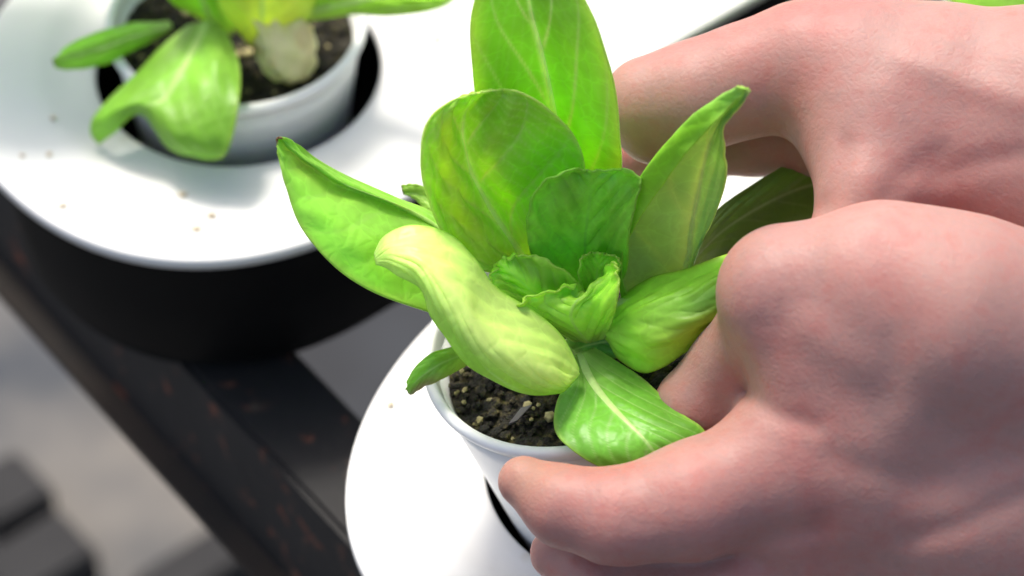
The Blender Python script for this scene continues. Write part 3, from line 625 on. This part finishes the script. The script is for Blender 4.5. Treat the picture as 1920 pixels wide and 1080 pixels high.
def build_hand(name, groups, kjoin, label, tints, creases=(), h=0.75, base=(0.41, 0.222, 0.19)):
    G = [(k, [chain_pts(c) for c in chains]) for k, chains in groups]
    allp = [(p, r) for _, cs in G for c in cs for p, r in c]
    lo = np.min([p-r for p, r in allp], 0)-5; hi = np.max([p+r for p, r in allp], 0)+5
    n = np.ceil((hi-lo)/h).astype(int)+1
    X, Y, Z = np.meshgrid(*[lo[i]+h*np.arange(n[i]) for i in range(3)], indexing='ij'); Q = np.stack([X, Y, Z], -1).astype(np.float32)
    f = None
    for gi, (k, cs) in enumerate(G):
        fg = None
        for c in cs:
            fc = None
            for (pa, ra), (pb, rb) in zip(c[:-1], c[1:]):
                ab = (pb-pa).astype(np.float32); t = np.clip(((Q-pa.astype(np.float32)) @ ab)/float(ab @ ab+1e-9), 0, 1)
                d = np.linalg.norm(Q-pa.astype(np.float32)-t[..., None]*ab, axis=-1)-(ra+t*(rb-ra))
                fc = d if fc is None else smin(fc, d, 3.0)
            fg = fc if fg is None else smin(fg, fc, k)
        f = fg if f is None else smin(f, fg, kjoin[gi])
    dq = (Q-CAM) @ FW; U_ = 960+F*((Q-CAM) @ RT)/dq; V_ = 540-F*((Q-CAM) @ UP)/dq
    for pts, wd, dp in creases:                      # shallow skin folds (negative: tendons) running across the camera side
        dm = None
        for (ua, va), (ub, vb) in zip(pts[:-1], pts[1:]):
            L2 = (ub-ua)**2+(vb-va)**2; t = np.clip(((U_-ua)*(ub-ua)+(V_-va)*(vb-va))/L2, 0, 1)
            d = np.hypot(U_-ua-t*(ub-ua), V_-va-t*(vb-va)); dm = d if dm is None else np.minimum(dm, d)
        f = f + dp*np.exp(-(dm/wd)**2)
    V, Fq = surface_nets(f.astype(float), lo, h)
    for _ in range(3):                                # relax
        s_ = np.zeros_like(V); c_ = np.zeros(len(V))
        for a_, b_ in ((0, 1), (1, 2), (2, 3), (3, 0)):
            np.add.at(s_, Fq[:, a_], V[Fq[:, b_]]); np.add.at(s_, Fq[:, b_], V[Fq[:, a_]]); np.add.at(c_, Fq[:, a_], 1); np.add.at(c_, Fq[:, b_], 1)
        V = V*0.45 + 0.55*s_/np.maximum(c_, 1)[:, None]
    C = np.tile(np.array(base), (len(V), 1))
    for (u, v, w, rad, k, cc) in tints:
        p = at_depth(u, v, DB-w); R_ = rad*(DB-w)/F
        g_ = 0.62*k*np.exp(-(np.linalg.norm(V-p, axis=1)/R_)**2); C = C+(np.array(cc)-C)*g_[:, None]
    o = mesh_obj(name, V, Fq, M_SKIN, None, colors=C)
    return tag(o, label, 'hand', 'hands of one person')
REDC = (0.46, 0.14, 0.125); BOUNCEC = (0.36, 0.22, 0.10); HILITEC = (0.52, 0.32, 0.27)  # knuckle redness; the other two paint leaf bounce and highlights on the skin
def wpot(u, v, rpx):                                   # w of a finger centre that rests on the outside of the pot
    d = pot_hit(u, v)
    return 15 + rpx*540/F*0.9 if d is None else DB-d + rpx*540/F*0.9
near_groups = [
    (10, [[(1590, 790, 24, 130), (1660, 690, 28, 165), (1760, 620, 30, 200), (1900, 650, 28, 205), (2200, 720, 20, 230), (2600, 820, 10, 250)],
          [(1500, 940, 24, 120), (1620, 890, 24, 180), (1800, 930, 20, 230), (2100, 980, 16, 260), (2600, 1000, 8, 280)],
          [(1500, 1060, 16, 130), (1800, 1120, 10, 200)]]),
    (4, [[(1472, 548, 30, 118), (1540, 660, 29, 132), (1610, 780, 27, 150)], [(1472, 548, 30, 118), (1640, 545, 32, 160), (1780, 600, 32, 190)], [(1450, 590, 24, 92), (1370, 690, 14, 76), (1304, 765, 11, 72), (1285, 800, 9, 62)]]),     # thumb
    (3, [[(982, 903, 24, 50), (1060, 950, 27, 72), (1170, 972, 29, 92), (1300, 945, 29, 112), (1450, 880, 27, 118), (1580, 820, 25, 130)]]),                                                    # index
    (3, [[(1042, 1038, 16, 50), (1120, 1082, 18, 66), (1240, 1100, 19, 85), (1400, 1080, 20, 110)]]),                                                                     # middle
    (3, [[(1090, 1150, 8, 48), (1200, 1190, 9, 70), (1380, 1170, 10, 95), (1560, 1100, 12, 110)]]),
]
build_hand('hand', near_groups, [1, 7, 6, 1.2, 1.2], 'near hand with bent thumb gripping the front of the held pot',
           [(1080, 935, 30, 150, .45, REDC), (1350, 980, 40, 160, .45, REDC), (1420, 560, 36, 130, .2, REDC), (1500, 760, 40, 120, .25, REDC), (1620, 520, 45, 120, .22, REDC), (975, 875, 30, 80, .5, BOUNCEC), (1250, 880, 35, 70, .3, HILITEC), (1700, 420, 40, 160, .4, HILITEC), (1560, 990, 30, 120, .4, REDC)],
           creases=[([(1402, 735), (1450, 775), (1530, 800)], 16, .5), ([(1150, 1072), (1300, 1065), (1440, 1005), (1540, 985)], 22, .9), ([(1172, 885), (1190, 930), (1185, 980)], 9, .28), ([(1198, 882), (1218, 930), (1212, 990)], 9, .25),
                    ([(1425, 470), (1440, 540), (1430, 610)], 10, .22), ([(1455, 450), (1475, 540), (1462, 620)], 10, .22), ([(1520, 620), (1640, 700), (1760, 860)], 45, -.8), ([(1700, 1010), (1800, 985), (1920, 925)], 22, .7), ([(1650, 470), (1690, 600), (1660, 740)], 40, .6), ([(1560, 860), (1700, 900), (1920, 860)], 30, .4)])
far_groups = [
    (12, [[(1610, 130, 2, 125), (1760, 160, 4, 150), (1950, 200, 6, 185), (2300, 330, 6, 220), (2700, 450, 4, 240)],
          [(1640, 260, 5, 120), (1780, 320, 6, 140), (2000, 380, 6, 190)]]),
    (4, [[(1640, 240, 8, 110), (1625, 360, 14, 88), (1590, 480, 17, 80), (1540, 600, 14, 70)]]),                                   # thumb, goes down behind the near hand
    (3, [[(1226, 240, -4, 70), (1216, 192, -2, 79), (1300, 182, -1, 100), (1400, 150, 0, 102), (1500, 115, 1, 106), (1610, 120, 2, 120)]]),              # index
    (3, [[(1205, 292, -16, 48), (1290, 275, -13, 60), (1420, 262, -11, 62), (1560, 250, -8, 80), (1680, 240, -4, 90)]]),          # middle
    (3, [[(1225, 292, -30, 46), (1310, 285, -29, 52), (1440, 262, -26, 56), (1580, 235, -18, 70), (1700, 230, -8, 80)]]),
]
build_hand('hand', far_groups, [1, 7, 6, 1.5, 1.5], 'far hand reaching round the back of the lettuce from the right',
           [(1560, 20, 8, 90, .6, REDC), (1200, 310, -8, 90, .5, REDC), (1440, 260, -4, 90, .5, REDC), (1720, 340, 12, 130, .35, REDC), (1860, 320, 12, 120, .3, REDC), (1800, 60, 8, 130, .35, HILITEC), (1430, 215, 0, 60, .5, BOUNCEC), (1150, 150, 0, 50, .3, BOUNCEC), (1540, 150, 8, 120, .2, REDC)],
           creases=[([(1548, 395), (1572, 330), (1592, 270)], 15, .55), ([(1640, 400), (1690, 330), (1760, 290)], 24, .5), ([(1700, 110), (1800, 150), (1920, 190)], 30, -.6), ([(1490, 60), (1500, 120), (1490, 175)], 7, .14), ([(1520, 45), (1532, 110), (1525, 170)], 7, .14), ([(1760, 330), (1850, 300), (1920, 290)], 22, .5)])
